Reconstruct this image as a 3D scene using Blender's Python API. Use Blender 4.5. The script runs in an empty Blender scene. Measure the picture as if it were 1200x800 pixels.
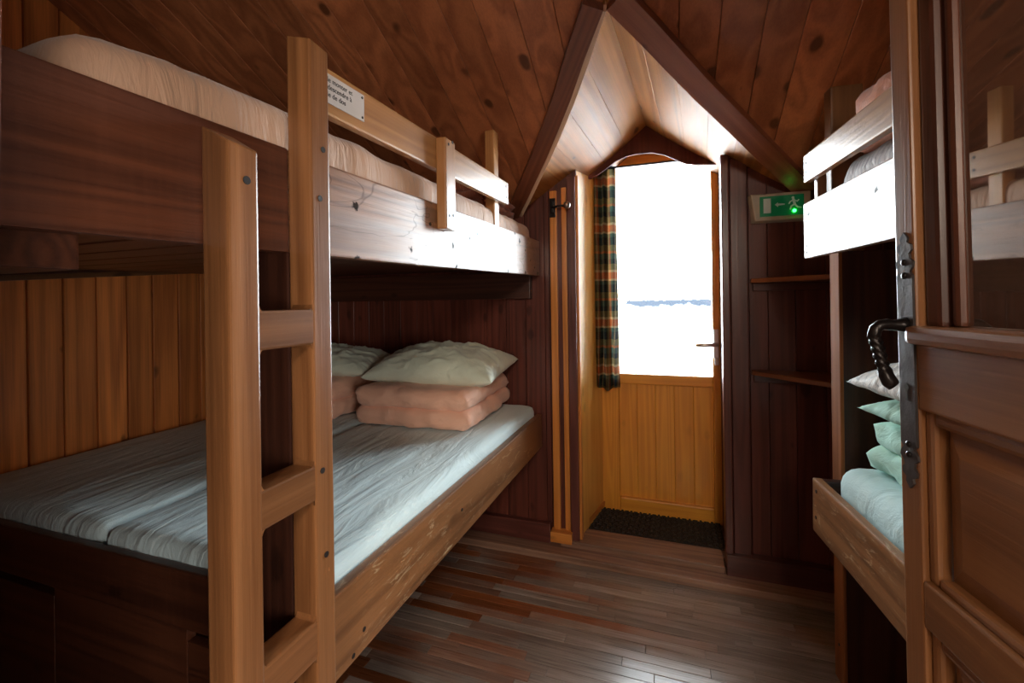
import bpy, bmesh, math, random
from math import sin, cos, pi, radians, atan2, sqrt
from mathutils import Vector as V, Matrix, noise, Euler
random.seed(7)
SC = bpy.context.scene
COL = SC.collection
W = {}                                   # world matrix of every object, for parenting
I4 = Matrix.Identity(4)

# ------------------------------------------------------------------ materials
def newmat(name):
    m = bpy.data.materials.new(name); m.use_nodes = True
    nt = m.node_tree; nt.nodes.clear()
    out = nt.nodes.new('ShaderNodeOutputMaterial')
    b = nt.nodes.new('ShaderNodeBsdfPrincipled')
    nt.links.new(b.outputs[0], out.inputs[0])
    return m, nt, b, out

class NT:
    def __init__(s, nt): s.nt = nt
    def n(s, t, **k):
        nd = s.nt.nodes.new(t)
        for a, v in k.items(): setattr(nd, a, v)
        return nd
    def l(s, a, b): s.nt.links.new(a, b)
    def val(s, sock, v):
        if hasattr(v, 'is_output'): s.l(v, sock)
        else: sock.default_value = v
    def math(s, op, a, b=None, clamp=False):
        nd = s.n('ShaderNodeMath', operation=op); nd.use_clamp = clamp
        s.val(nd.inputs[0], a)
        if b is not None: s.val(nd.inputs[1], b)
        return nd.outputs[0]
    def vmath(s, op, a, b):
        nd = s.n('ShaderNodeVectorMath', operation=op)
        s.val(nd.inputs[0], a); s.val(nd.inputs[1], b)
        return nd.outputs[0]
    def mix(s, f, a, b, bt='MIX'):
        nd = s.n('ShaderNodeMix', data_type='RGBA', blend_type=bt)
        s.val(nd.inputs[0], f); s.val(nd.inputs[6], a); s.val(nd.inputs[7], b)
        return nd.outputs[2]
    def noise(s, vec, scale, detail=2, rough=.5, dist=0, col=False):
        nd = s.n('ShaderNodeTexNoise'); s.l(vec, nd.inputs['Vector'])
        nd.inputs['Scale'].default_value = scale; nd.inputs['Detail'].default_value = detail
        nd.inputs['Roughness'].default_value = rough; nd.inputs['Distortion'].default_value = dist
        return nd.outputs[1 if col else 0]
    def rng(s, v, a, b, c=0, d=1):
        nd = s.n('ShaderNodeMapRange'); nd.clamp = True
        s.val(nd.inputs[0], v)
        for i, q in enumerate((a, b, c, d)): nd.inputs[i+1].default_value = q
        return nd.outputs[0]
    def coords(s):
        tc = s.n('ShaderNodeTexCoord'); oi = s.n('ShaderNodeObjectInfo'); ge = s.n('ShaderNodeNewGeometry')
        r = s.math('ADD', s.math('MULTIPLY', oi.outputs['Random'], 41.0), s.math('MULTIPLY', ge.outputs['Random Per Island'], 67.0))
        cb = s.n('ShaderNodeCombineXYZ'); s.l(r, cb.inputs[0]); s.l(s.math('MULTIPLY', r, 1.7), cb.inputs[1]); s.l(s.math('MULTIPLY', r, .6), cb.inputs[2])
        return tc.outputs['Object'], s.vmath('ADD', tc.outputs['Object'], cb.outputs[0]), ge.outputs['Random Per Island'], oi.outputs['Random']

def c4(c): return (c[0], c[1], c[2], 1)

def wood(name, light, dark, axis='X', rough=.4, coat=.25, coat_rough=.25, knots=.6, vary=.25, scratch=None, specks=0, ring=26, spec=.5, bump=.12, saw=0):
    m, nt, b, out = newmat(name); q = NT(nt)
    raw, vec, isl, rnd = q.coords()
    ai = 'XYZ'.index(axis)
    sc = [9.0, 9.0, 9.0]; sc[ai] = .38
    v1 = q.vmath('MULTIPLY', vec, tuple(sc))
    n1 = q.noise(v1, 1.0, 1.5, .4, .25)
    rings = q.math('ADD', q.math('MULTIPLY', q.math('SINE', q.math('MULTIPLY', n1, float(ring)*2)), .5), .5)
    sf = [160., 160., 160.]; sf[ai] = 3.5
    fine = q.noise(q.vmath('MULTIPLY', vec, tuple(sf)), 1.0, 2, .6)
    big = q.noise(vec, 2.2, 2, .5)
    g = q.math('ADD', q.math('MULTIPLY', rings, .34), q.math('ADD', q.math('MULTIPLY', fine, .50), q.math('MULTIPLY', big, .38)))
    g = q.rng(g, .30, .86)
    col = q.mix(g, c4(dark), c4(light))
    # value change from board to board
    rv = q.math('FRACT', q.math('ADD', q.math('MULTIPLY', isl, 7.13), q.math('MULTIPLY', rnd, 3.77)))
    hs = q.n('ShaderNodeHueSaturation'); q.l(col, hs.inputs['Color'])
    q.l(q.rng(rv, 0, 1, 1-vary, 1+vary), hs.inputs['Value']); col = hs.outputs[0]
    if knots > 0:
        ks = [8., 8., 8.]; ks[ai] = 4.2
        wob = q.vmath('ADD', q.vmath('MULTIPLY', vec, tuple(ks)), q.vmath('MULTIPLY', q.noise(vec, 14, 1, .5, 0, True), (.16, .16, .16)))
        vo = q.n('ShaderNodeTexVoronoi'); q.l(wob, vo.inputs['Vector']); vo.inputs['Scale'].default_value = 1
        sep = q.n('ShaderNodeSeparateColor'); q.l(vo.outputs['Color'], sep.inputs[0])
        size = q.math('MULTIPLY', sep.outputs[0], .21)
        k = q.rng(q.math('SUBTRACT', size, vo.outputs['Distance']), -.03, .05)
        col = q.mix(q.math('MULTIPLY', k, knots), col, c4([x*.28 for x in dark]))
    if specks:
        vs = q.n('ShaderNodeTexVoronoi'); q.l(q.vmath('ADD', q.vmath('MULTIPLY', vec, (13., 13., 13.)), q.vmath('MULTIPLY', q.noise(vec, 60, 2, .5, 0, True), (.35, .35, .35))), vs.inputs['Vector']); vs.inputs['Scale'].default_value = 1
        sp = q.n('ShaderNodeSeparateColor'); q.l(vs.outputs['Color'], sp.inputs[0])
        k = q.rng(q.math('SUBTRACT', q.math('MULTIPLY', q.math('GREATER_THAN', sp.outputs[1], .42), .17), vs.outputs['Distance']), 0, .05)
        dk = q.math('MULTIPLY', k, specks)
        crv = q.noise(q.vmath('MULTIPLY', vec, (2.2, 9., 9.)), 1.0, 3, .5, .8)
        cr = q.rng(q.math('ABSOLUTE', q.math('SUBTRACT', crv, .5)), .0, .008, 1, 0)
        dk = q.math('MAXIMUM', dk, q.math('MULTIPLY', cr, specks*.5))
        col = q.mix(dk, col, (.006, .003, .002, 1))
        specmask = dk
    if saw:
        ss = [9., 9., 9.]; ss[ai] = 150.
        sw = q.noise(q.vmath('MULTIPLY', vec, tuple(ss)), .6, 1, .5)
        col = q.mix(q.math('MULTIPLY', q.rng(sw, .45, .7), saw), col, c4([x*1.5+.01 for x in light]))
    if scratch:
        ss = [42., 42., 42.]; ss[ai] = 9.
        s1 = q.noise(q.vmath('MULTIPLY', vec, tuple(ss)), 1.0, 4, .7, 1.5)
        s2 = q.noise(vec, 5., 3, .6)
        k = q.math('MULTIPLY', q.rng(s1, .56, .66), q.rng(s2, .42, .6))
        col = q.mix(q.math('MULTIPLY', k, .8), col, c4(scratch))
    q.l(col, b.inputs['Base Color'])
    rr = q.math('ADD', q.math('MULTIPLY', fine, .16), rough-.08)
    q.l(rr, b.inputs['Roughness'])
    b.inputs['Specular IOR Level'].default_value = spec
    b.inputs['Coat Weight'].default_value = coat; b.inputs['Coat Roughness'].default_value = coat_rough
    if specks:
        streak = q.rng(q.noise(q.vmath('MULTIPLY', vec, (3., 26., 26.)), 1., 4, .65, .6), .34, .62, .45, 1.0)
        q.l(q.math('MULTIPLY', q.math('MULTIPLY', q.math('SUBTRACT', 1.0, specmask), coat), streak), b.inputs['Coat Weight'])
        q.l(q.math('MULTIPLY', q.math('SUBTRACT', 1.0, specmask), spec), b.inputs['Specular IOR Level'])
    bp = q.n('ShaderNodeBump'); bp.inputs['Strength'].default_value = bump; bp.inputs['Distance'].default_value = .004
    q.l(q.math('ADD', fine, q.math('MULTIPLY', rings, .3)), bp.inputs['Height']); q.l(bp.outputs[0], b.inputs['Normal'])
    return m

def plain(name, col, rough=.5, metal=0, bumpscale=0, bump=.1, spec=.5, emis=None, estr=0):
    m, nt, b, out = newmat(name); q = NT(nt)
    raw, vec, isl, rnd = q.coords()
    n = q.noise(vec, 9, 3, .6)
    q.l(q.mix(n, c4([x*.85 for x in col]), c4([min(1, x*1.12) for x in col])), b.inputs['Base Color'])
    b.inputs['Roughness'].default_value = rough; b.inputs['Metallic'].default_value = metal
    b.inputs['Specular IOR Level'].default_value = spec
    if bumpscale:
        bp = q.n('ShaderNodeBump'); bp.inputs['Strength'].default_value = bump; bp.inputs['Distance'].default_value = .01
        q.l(q.noise(vec, bumpscale, 3, .6), bp.inputs['Height']); q.l(bp.outputs[0], b.inputs['Normal'])
    if emis:
        b.inputs['Emission Color'].default_value = c4(emis); b.inputs['Emission Strength'].default_value = estr
    return m

def cloth(name, col, col2=None, rough=.75, sheen=.2, wr=(5., 14., 9.), bump=.5, pattern=None):
    m, nt, b, out = newmat(name); q = NT(nt)
    raw, vec, isl, rnd = q.coords()
    base = q.mix(q.noise(vec, 4, 3, .5), c4([x*.92 for x in col]), c4([min(1, x*1.06) for x in col]))
    if pattern == 'floral':
        k = q.rng(q.noise(vec, 26, 3, .6, 1.2), .52, .58)
        base = q.mix(q.math('MULTIPLY', k, .75), base, c4(col2))
    if pattern == 'stripe':
        sp = q.n('ShaderNodeSeparateXYZ'); q.l(raw, sp.inputs[0])
        k = q.rng(q.math('SINE', q.math('MULTIPLY', sp.outputs[1], 260.)), .1, .5)
        base = q.mix(q.math('MULTIPLY', k, .7), base, c4(col2))
    q.l(base, b.inputs['Base Color'])
    b.inputs['Roughness'].default_value = rough; b.inputs['Sheen Weight'].default_value = sheen
    n1 = q.noise(q.vmath('MULTIPLY', vec, wr), 1., 4, .55, 1.2)
    n2 = q.noise(vec, 400, 1, .5)
    bp = q.n('ShaderNodeBump'); bp.inputs['Strength'].default_value = bump; bp.inputs['Distance'].default_value = .02
    q.l(q.math('ADD', n1, q.math('MULTIPLY', n2, .02)), bp.inputs['Height']); q.l(bp.outputs[0], b.inputs['Normal'])
    return m

M = {}
M['ladder'] = wood('ladder_pine', (.255, .108, .040), (.125, .047, .016), rough=.34, coat=0.25, coat_rough=.22, knots=.75, ring=13)
M['rail'] = wood('scuffed_rail_wood', (.32, .135, .048), (.14, .052, .017), rough=.42, coat=.2, knots=.4, scratch=(.52, .36, .20), ring=14)
M['board'] = wood('varnished_bunk_board', (.36, .15, .06), (.17, .06, .022), rough=.36, coat=0.78, coat_rough=0.42, knots=.5, specks=.95, bump=.25)
M['boarddark'] = wood('rough_stained_board', (.108, .032, .014), (.047, .014, .007), rough=.42, coat=.1, knots=.6, saw=.12)
M['guard'] = wood('guard_rail_pine', (.50, .24, .085), (.33, .135, .045), rough=.34, coat=0.35, coat_rough=.25, knots=.5)
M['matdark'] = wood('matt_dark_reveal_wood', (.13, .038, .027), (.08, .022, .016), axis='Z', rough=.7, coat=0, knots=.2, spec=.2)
M['mattpost'] = wood('matt_orange_post', (.34, .125, .045), (.20, .07, .024), rough=.65, coat=0, knots=.3, spec=.15)
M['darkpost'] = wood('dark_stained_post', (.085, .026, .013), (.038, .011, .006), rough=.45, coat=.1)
M['wall'] = wood('dark_red_wall_planks', (.18, .045, .028), (.085, .021, .013), axis='Z', rough=.38, coat=.15, knots=.6, vary=.2)
M['wallL'] = wood('orange_wall_planks', (.88, .31, .078), (.46, .14, .036), axis='Z', rough=.36, coat=.25, knots=.9, vary=.2, ring=16)
M['ceil'] = wood('ceiling_planks_stained', (.54, .185, .072), (.30, .092, .036), axis='Y', rough=.40, coat=.15, knots=.85, vary=.18, ring=14)
M['soffit'] = wood('dormer_planks_pale', (.46, .195, .055), (.24, .088, .022), axis='X', rough=0.5, coat=0, knots=.9, vary=.1, ring=16, spec=0.15)
M['paleedge'] = wood('pale_edge_strip_wood', (.80, .56, .38), (.60, .38, .24), rough=.4, coat=.2, knots=.2)
M['trimdark'] = wood('dark_red_trim', (.15, .042, .030), (.085, .023, .017), rough=.36, coat=.3, knots=.4)
M['rake'] = wood('rake_trim_wood', (.28, .09, .042), (.17, .05, .024), rough=.38, coat=.25, knots=.4)
M['pine'] = wood('honey_pine_trim', (.66, .25, .05), (.48, .16, .028), rough=.36, coat=.3, knots=.3)
M['doorpine'] = wood('golden_pine_door', (.86, .385, .046), (.70, .265, .028), axis='X', rough=.36, coat=.3, knots=.15, vary=.06)
M['reveal'] = wood('pale_pine_reveal', (.86, .50, .13), (.74, .37, .075), axis='Z', rough=.4, coat=0.1, knots=.3, vary=.05)
M['step'] = wood('worn_step_wood', (.33, .185, .125), (.16, .083, .055), rough=.42, coat=.15, knots=.4, scratch=(.33, .22, .15))
M['rdoor'] = wood('brown_stained_door', (.27, .115, .043), (.155, .060, .021), axis='X', rough=.36, coat=0.15, coat_rough=.22, knots=.25, vary=.06, ring=14)
M['shelf'] = wood('shelf_board_wood', (.34, .11, .036), (.19, .055, .018), rough=.36, coat=0.1, knots=.3)
M['iron'] = plain('black_wrought_iron', (.018, .014, .014), rough=.32, metal=.6, bumpscale=60, bump=.15)
M['plate'] = plain('grey_lock_plate_iron', (.085, .075, .075), rough=.42, metal=.7, bumpscale=40, bump=.15)
M['nickel'] = plain('brushed_nickel', (.62, .58, .52), rough=.3, metal=1)
M['bolt'] = plain('dark_bolt', (.012, .008, .007), rough=.5)
M['white'] = plain('ivory_plastic', (.62, .56, .45), rough=.4)
M['green'] = plain('green_sign_film', (.0, .16, .065), rough=.35, emis=(.0, .5, .15), estr=.05)
M['signwhite'] = plain('sign_white_film', (.62, .66, .58), rough=.4, emis=(.7, .8, .65), estr=.05)
M['lamp'] = plain('green_lamp_lens', (.02, .7, .06), rough=.3, emis=(.02, 1, .06), estr=14)
M['notice'] = plain('grey_notice_plastic', (.52, .47, .44), rough=.4)
M['ink'] = plain('black_ink', (.015, .014, .014), rough=.6)
M['knobsteel'] = plain('worn_steel_knob', (.34, .30, .28), rough=.3, metal=.9)
M['mat'] = plain('black_rubber_mat', (.022, .018, .016), rough=.6, bumpscale=120, bump=.3)
M['sheet'] = cloth('pale_mint_sheet', (.62, .77, .80), rough=.8, wr=(15., 2.4, 6.), bump=.8)
M['sheetr'] = cloth('pale_aqua_sheet', (.52, .72, .72), rough=.8, wr=(5., 9., 9.), bump=.35)
M['peachsheet'] = cloth('apricot_sheet', (.52, .31, .20), rough=.6, wr=(7., 22., 4.), bump=.5)
M['duvet'] = cloth('peach_cotton_duvet', (.84, .47, .33), rough=.75, wr=(8., 8., 14.), bump=.55)
M['duvetorange'] = cloth('orange_duvet', (.60, .19, .065), rough=.7, wr=(9., 9., 9.), bump=.55)
M['duvetbrown'] = cloth('rust_brown_blanket', (.30, .085, .04), rough=.8, wr=(40., 4., 4.), bump=.9)
M['pillow'] = cloth('sage_satin_pillowcase', (.70, .75, .61), rough=.42, sheen=.3, wr=(7., 11., 9.), bump=.6)
M['mint'] = cloth('mint_green_duvet', (.42, .74, .62), rough=.75, wr=(9., 9., 12.), bump=.5)
M['floral'] = cloth('white_grey_patterned_pillowcase', (.66, .63, .58), (.34, .36, .37), rough=.6, bump=.5, pattern='floral')
M['greystripe'] = cloth('grey_striped_ticking', (.50, .46, .45), (.27, .24, .25), rough=.6, bump=.6, pattern='stripe')
M['plaster'] = plain('cream_plaster', (.55, .46, .36), rough=.8, bumpscale=20, bump=.1)
M['snow'] = plain('snow', (.70, .72, .75), rough=.8, bumpscale=2, bump=.3)

def glass_mat():
    m, nt, b, out = newmat('clear_window_glass'); q = NT(nt); nt.nodes.remove(b)
    t = q.n('ShaderNodeBsdfTransparent'); t.inputs[0].default_value = (.97, .985, .98, 1)
    g = q.n('ShaderNodeBsdfGlossy'); g.inputs['Roughness'].default_value = .02
    f = q.n('ShaderNodeFresnel'); f.inputs[0].default_value = 1.45
    mx = q.n('ShaderNodeMixShader'); q.l(f.outputs[0], mx.inputs[0]); q.l(t.outputs[0], mx.inputs[1]); q.l(g.outputs[0], mx.inputs[2])
    q.l(mx.outputs[0], out.inputs[0]); return m
M['glass'] = glass_mat()
def dark_glass():
    m, nt, b, out = newmat('brown_frosted_door_glass'); q = NT(nt)
    raw, vec, isl, rnd = q.coords()
    k = q.rng(q.noise(vec, 75, 3, .65), .5, .68)
    q.l(q.mix(k, (.105, .060, .042, 1), (.045, .024, .017, 1)), b.inputs['Base Color'])
    b.inputs['Roughness'].default_value = .5
    g = q.n('ShaderNodeBsdfGlossy'); g.inputs['Roughness'].default_value = .02; g.inputs['Color'].default_value = (.95, .92, .88, 1)
    f = q.n('ShaderNodeFresnel'); f.inputs[0].default_value = 3.4
    mx = q.n('ShaderNodeMixShader'); q.l(f.outputs[0], mx.inputs[0]); q.l(b.outputs[0], mx.inputs[1]); q.l(g.outputs[0], mx.inputs[2])
    q.l(mx.outputs[0], out.inputs[0]); return m
M['darkglass'] = dark_glass()

def floor_mat():
    m, nt, b, out = newmat('worn_strip_parquet'); q = NT(nt)
    raw, vec, isl, rnd = q.coords()
    fine = q.noise(q.vmath('MULTIPLY', vec, (4., 150., 150.)), 1, 3, .6)
    med = q.noise(q.vmath('MULTIPLY', vec, (2.5, 22., 22.)), 1, 3, .6, .5)
    g = q.rng(q.math('ADD', q.math('MULTIPLY', fine, .5), q.math('MULTIPLY', med, .5)), .3, .72)
    orange = q.mix(g, (.15, .040, .013, 1), (.36, .115, .035, 1))
    grey = q.mix(g, (.15, .108, .086, 1), (.48, .385, .33, 1))
    wear = q.noise(raw, 1.7, 3, .6, .4)
    sp = q.n('ShaderNodeSeparateXYZ'); q.l(raw, sp.inputs[0])
    walk = q.math('ADD', q.math('MULTIPLY', q.rng(sp.outputs[0], -.65, .15), .38), q.math('ADD', q.math('MULTIPLY', wear, .75), q.math('MULTIPLY', isl, .52)))
    k = q.rng(walk, .52, .82)
    col = q.mix(k, orange, grey)
    hs = q.n('ShaderNodeHueSaturation'); q.l(col, hs.inputs['Color'])
    q.l(q.rng(q.math('FRACT', q.math('MULTIPLY', isl, 9.7)), 0, 1, .72, 1.25), hs.inputs['Value'])
    q.l(hs.outputs[0], b.inputs['Base Color'])
    q.l(q.rng(fine, .3, .7, .26, .42), b.inputs['Roughness'])
    b.inputs['Coat Weight'].default_value = .8; b.inputs['Coat Roughness'].default_value = .22
    bp = q.n('ShaderNodeBump'); bp.inputs['Strength'].default_value = .08; bp.inputs['Distance'].default_value = .003
    q.l(q.math('ADD', fine, med), bp.inputs['Height']); q.l(bp.outputs[0], b.inputs['Normal'])
    return m
M['floor'] = floor_mat()

def plaid():
    m, nt, b, out = newmat('plaid_curtain_cloth'); q = NT(nt)
    uv = q.n('ShaderNodeUVMap'); uv.uv_map = 'UVMap'
    sp = q.n('ShaderNodeSeparateXYZ'); q.l(uv.outputs[0], sp.inputs[0])
    def bands(c, per, stops):
        f = q.math('FRACT', q.math('DIVIDE', c, per))
        r = q.n('ShaderNodeValToRGB'); r.color_ramp.interpolation = 'CONSTANT'
        els = r.color_ramp.elements
        els[0].position = 0; els[0].color = c4(stops[0][1]); els[1].position = stops[1][0]; els[1].color = c4(stops[1][1])
        for p, cc in stops[2:]:
            e = els.new(p); e.color = c4(cc)
        q.l(f, r.inputs[0]); return r.outputs[0]
    navy = (.022, .035, .045); grn = (.07, .13, .10); cream = (.70, .56, .32); org = (.62, .19, .06); olive = (.26, .21, .08)
    a = bands(sp.outputs[1], .30, [(0, navy), (.16, grn), (.24, cream), (.28, org), (.42, cream), (.47, olive), (.60, navy), (.70, grn), (.82, org), (.87, olive)])
    d = bands(sp.outputs[0], .15, [(0, navy), (.22, olive), (.34, cream), (.42, org), (.52, grn), (.70, navy), (.85, cream), (.92, grn)])
    col = q.mix(.5, a, d)
    tw = q.rng(q.math('SINE', q.math('MULTIPLY', q.math('ADD', sp.outputs[0], sp.outputs[1]), 420.)), -.2, .2)
    col = q.mix(q.math('MULTIPLY', tw, .35), col, a)
    q.l(col, b.inputs['Base Color']); b.inputs['Roughness'].default_value = .85
    tl = q.n('ShaderNodeBsdfTranslucent'); q.l(col, tl.inputs[0])
    mx = q.n('ShaderNodeMixShader'); mx.inputs[0].default_value = .40
    q.l(b.outputs[0], mx.inputs[1]); q.l(tl.outputs[0], mx.inputs[2]); q.l(mx.outputs[0], out.inputs[0])
    return m
M['plaid'] = plaid()
def stone():
    m, nt, b, out = newmat('snowy_stone'); q = NT(nt)
    raw, vec, isl, rnd = q.coords()
    sp = q.n('ShaderNodeSeparateXYZ'); q.l(raw, sp.inputs[0])
    n = q.math('ADD', q.math('MULTIPLY', q.noise(vec, 2.2, 4, .65), .6), sp.outputs[2])
    q.l(q.mix(q.rng(n, .86, 1.14), (.60, .64, .70, 1), (.019, .0225, .029, 1)), b.inputs['Base Color']); b.inputs['Roughness'].default_value = .9; b.inputs['Specular IOR Level'].default_value = 0
    return m
M['stone'] = stone()

# ------------------------------------------------------------------ builders
def tag(o, label=None, cat=None, group=None, kind=None):
    for k, v in (('label', label), ('category', cat), ('group', group), ('kind', kind)):
        if v: o[k] = v
    return o

def link(name, data, mat, parent=None, mw=I4):
    o = bpy.data.objects.new(name, data); COL.objects.link(o)
    if mat is not None and data is not None: data.materials.append(mat)
    if parent is not None:
        o.parent = parent; o.matrix_basis = W[parent].inverted() @ mw
    else: o.matrix_basis = mw
    W[o] = mw.copy()
    return o

def from_bm(name, bm, mat, parent=None, mw=I4, smooth=False):
    bmesh.ops.recalc_face_normals(bm, faces=bm.faces)
    me = bpy.data.meshes.new(name); bm.to_mesh(me); bm.free()
    if smooth:
        for p in me.polygons: p.use_smooth = True
    return link(name, me, mat, parent, mw)

def empty(name, loc, rz=0):
    mw = Matrix.Translation(V(loc)) @ Matrix.Rotation(rz, 4, 'Z')
    o = bpy.data.objects.new(name, None); COL.objects.link(o); o.empty_display_size = .1
    o.matrix_basis = mw; W[o] = mw.copy(); return o

def hexa(bm, c, bevel=0, seg=2):
    """c = 8 corners: bottom ring 0-3, top ring 4-7"""
    vs = [bm.verts.new(V(p)) for p in c]
    fs = [bm.faces.new([vs[i] for i in f]) for f in ((0, 3, 2, 1), (4, 5, 6, 7), (0, 1, 5, 4), (1, 2, 6, 5), (2, 3, 7, 6), (3, 0, 4, 7))]
    if bevel:
        es = list({e for f in fs for e in f.edges})
        bmesh.ops.bevel(bm, geom=es, offset=bevel, segments=seg, affect='EDGES', profile=.6)
    return vs

def boxc(bm, x0, x1, y0, y1, z0, z1, bevel=0, seg=2):
    return hexa(bm, [(x0, y0, z0), (x1, y0, z0), (x1, y1, z0), (x0, y1, z0), (x0, y0, z1), (x1, y0, z1), (x1, y1, z1), (x0, y1, z1)], bevel, seg)

def board(name, p0, p1, vw, vt, mat, parent=None, bevel=.004, F=I4, cuts=0, wob=0, end0=None):
    """a plank from p0 to p1, spanned by vw (width) and vt (thickness); its local X runs along the grain"""
    p0, p1, vw, vt = V(p0), V(p1), V(vw), V(vt)
    ex = (p1-p0).normalized(); ez = (vw - ex*vw.dot(ex)).normalized(); ey = ez.cross(ex)
    R = Matrix((ex, ey, ez)).transposed()
    c = [p0, p1, p1+vt, p0+vt]; c = c + [p+vw for p in c]
    loc = [R.transposed() @ (p-p0) for p in c]
    bm = bmesh.new(); hexa(bm, loc, bevel)
    if cuts:
        L = (p1-p0).length
        for i in range(1, cuts):
            bmesh.ops.bisect_plane(bm, geom=bm.verts[:]+bm.edges[:]+bm.faces[:], plane_co=(L*i/cuts, 0, 0), plane_no=(1, 0, 0))
        for v in bm.verts:
            d = noise.noise_vector(v.co*V((5, 30, 30))*.35 + p0*3)
            v.co += V((0, d.y, d.z))*wob
    return from_bm(name, bm, mat, parent, F @ Matrix.Translation(p0) @ R.to_4x4())

def cyl(bm, p0, p1, r0, r1=None, n=16, cap=True):
    p0, p1 = V(p0), V(p1); r1 = r0 if r1 is None else r1
    d = (p1-p0).normalized(); a = d.orthogonal().normalized(); b2 = d.cross(a)
    r = [[bm.verts.new(p + (a*cos(2*pi*i/n)+b2*sin(2*pi*i/n))*q) for i in range(n)] for p, q in ((p0, r0), (p1, r1))]
    for i in range(n): bm.faces.new((r[0][i], r[0][(i+1) % n], r[1][(i+1) % n], r[1][i]))
    if cap: bm.faces.new(r[0][::-1]); bm.faces.new(r[1])

def tube(bm, pts, rad, n=14, twist=None):
    pts = [V(p) for p in pts]; rings = []
    prev = None
    for i, p in enumerate(pts):
        d = (pts[min(i+1, len(pts)-1)] - pts[max(i-1, 0)]).normalized()
        if prev is None: a = d.orthogonal().normalized()
        else: a = (prev - d*prev.dot(d)).normalized()
        prev = a; b2 = d.cross(a); r = rad[i] if hasattr(rad, '__len__') else rad
        ring = []
        for k in range(n):
            t = 2*pi*k/n; rr = r
            if twist and twist[i] is not None: rr = r*(1+.28*cos(4*(t+twist[i])))*.88
            ring.append(bm.verts.new(p+(a*cos(t)+b2*sin(t))*rr))
        rings.append(ring)
    for r0, r1 in zip(rings, rings[1:]):
        for k in range(n): bm.faces.new((r0[k], r0[(k+1) % n], r1[(k+1) % n], r1[k]))
    bm.faces.new(rings[0][::-1]); bm.faces.new(rings[-1])

def sphere(bm, c, r, n=16, sc=(1, 1, 1)):
    g = bmesh.ops.create_uvsphere(bm, u_segments=n, v_segments=n//2, radius=r)
    for v in g['verts']: v.co = V((v.co.x*sc[0], v.co.y*sc[1], v.co.z*sc[2])) + V(c)

def soft_box(size, rad, res=.035, amp=0, freq=(6, 6, 6), seed=0, sag=None):
    """closed rounded box centred in x,y with its base at z=0"""
    sx, sy, sz = size
    nx, ny, nz = (max(3, int(s/res)) for s in (sx, sy, sz)); nz = max(nz, 5)
    bm = bmesh.new(); cache = {}
    def vert(i, j, k):
        key = (i, j, k)
        if key in cache: return cache[key]
        p = V((sx*(i/nx-.5), sy*(j/ny-.5), sz*(k/nz-.5)))
        h = V((sx/2-rad, sy/2-rad, max(.001, sz/2-rad)))
        q = V([max(-h[a], min(h[a], p[a])) for a in range(3)])
        d = p-q
        nrm = d.normalized() if d.length > 1e-6 else V((0, 0, 1))
        if d.length > 1e-6: p = q + nrm*rad
        if amp:
            s = noise.fractal(V((p.x*freq[0]+seed, p.y*freq[1]+seed*1.7, p.z*freq[2])), 1., 2., 3)
            p = p + nrm*(s*amp)
        p.z += sz/2
        if sag: p = sag(p)
        cache[key] = bm.verts.new(p); return cache[key]
    def quad(a, b, c, d): bm.faces.new((vert(*a), vert(*b), vert(*c), vert(*d)))
    for i in range(nx):
        for j in range(ny):
            quad((i, j, 0), (i, j+1, 0), (i+1, j+1, 0), (i+1, j, 0)); quad((i, j, nz), (i+1, j, nz), (i+1, j+1, nz), (i, j+1, nz))
    for i in range(nx):
        for k in range(nz):
            quad((i, 0, k), (i+1, 0, k), (i+1, 0, k+1), (i, 0, k+1)); quad((i, ny, k), (i, ny, k+1), (i+1, ny, k+1), (i+1, ny, k))
    for j in range(ny):
        for k in range(nz):
            quad((0, j, k), (0, j, k+1), (0, j+1, k+1), (0, j+1, k)); quad((nx, j, k), (nx, j+1, k), (nx, j+1, k+1), (nx, j, k+1))
    return bm

def pillow_bm(w, d, t, seed=0, n=64, wr=.0145):
    """w along x, d along y; plump middle, pointed corners, base near z=0"""
    bm = bmesh.new(); g = {}
    for s in (0, 1):
        for i in range(n+1):
            for j in range(n+1):
                u, v = i/n*2-1, j/n*2-1
                edge = i in (0, n) or j in (0, n)
                if edge and s == 1: g[s, i, j] = g[0, i, j]; continue
                px = u*(w/2)*(1-.10*(1-abs(u))*0 - .09*(1-v*v)*abs(u)**3*0 - .07*(1-v*v)*(u*u))
                py = v*(d/2)*(1-.09*(1-u*u)*(v*v))
                hgt = ((1-u**4)*(1-v**4))**.5
                hgt = hgt*(.72+.28*(1-u*u)*(1-v*v))
                z = t/2*hgt*(1 if s else -1)
                e = 1-hgt
                wv = noise.fractal(V((u*2.2+seed, v*2.2, s*3.)), 1., 2., 3)*wr*hgt
                rid = 1-abs(noise.noise(V((u*3.1+seed*2, v*2.3, s*2.+seed)))*2); wv += wr*.9*max(0, rid)**3*hgt
                rid = 1-abs(noise.noise(V((u*5.3+v*2+seed, v*4.7, s*2.+seed)))*2); wv += wr*.45*max(0, rid)**4*hgt
                ang = atan2(v, u)
                wv += sin(ang*17+3*noise.noise(V((u*2, v*2, seed))))*wr*.35*max(0, e*(1-e))*4*.5
                z += wv*(1 if s else -1)
                if s == 0: z *= .62
                g[s, i, j] = bm.verts.new((px, py, z + t*.31))
    for s in (0, 1):
        for i in range(n):
            for j in range(n):
                q = [g[s, i, j], g[s, i+1, j], g[s, i+1, j+1], g[s, i, j+1]]
                bm.faces.new(q if s else q[::-1])
    return bm

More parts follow.
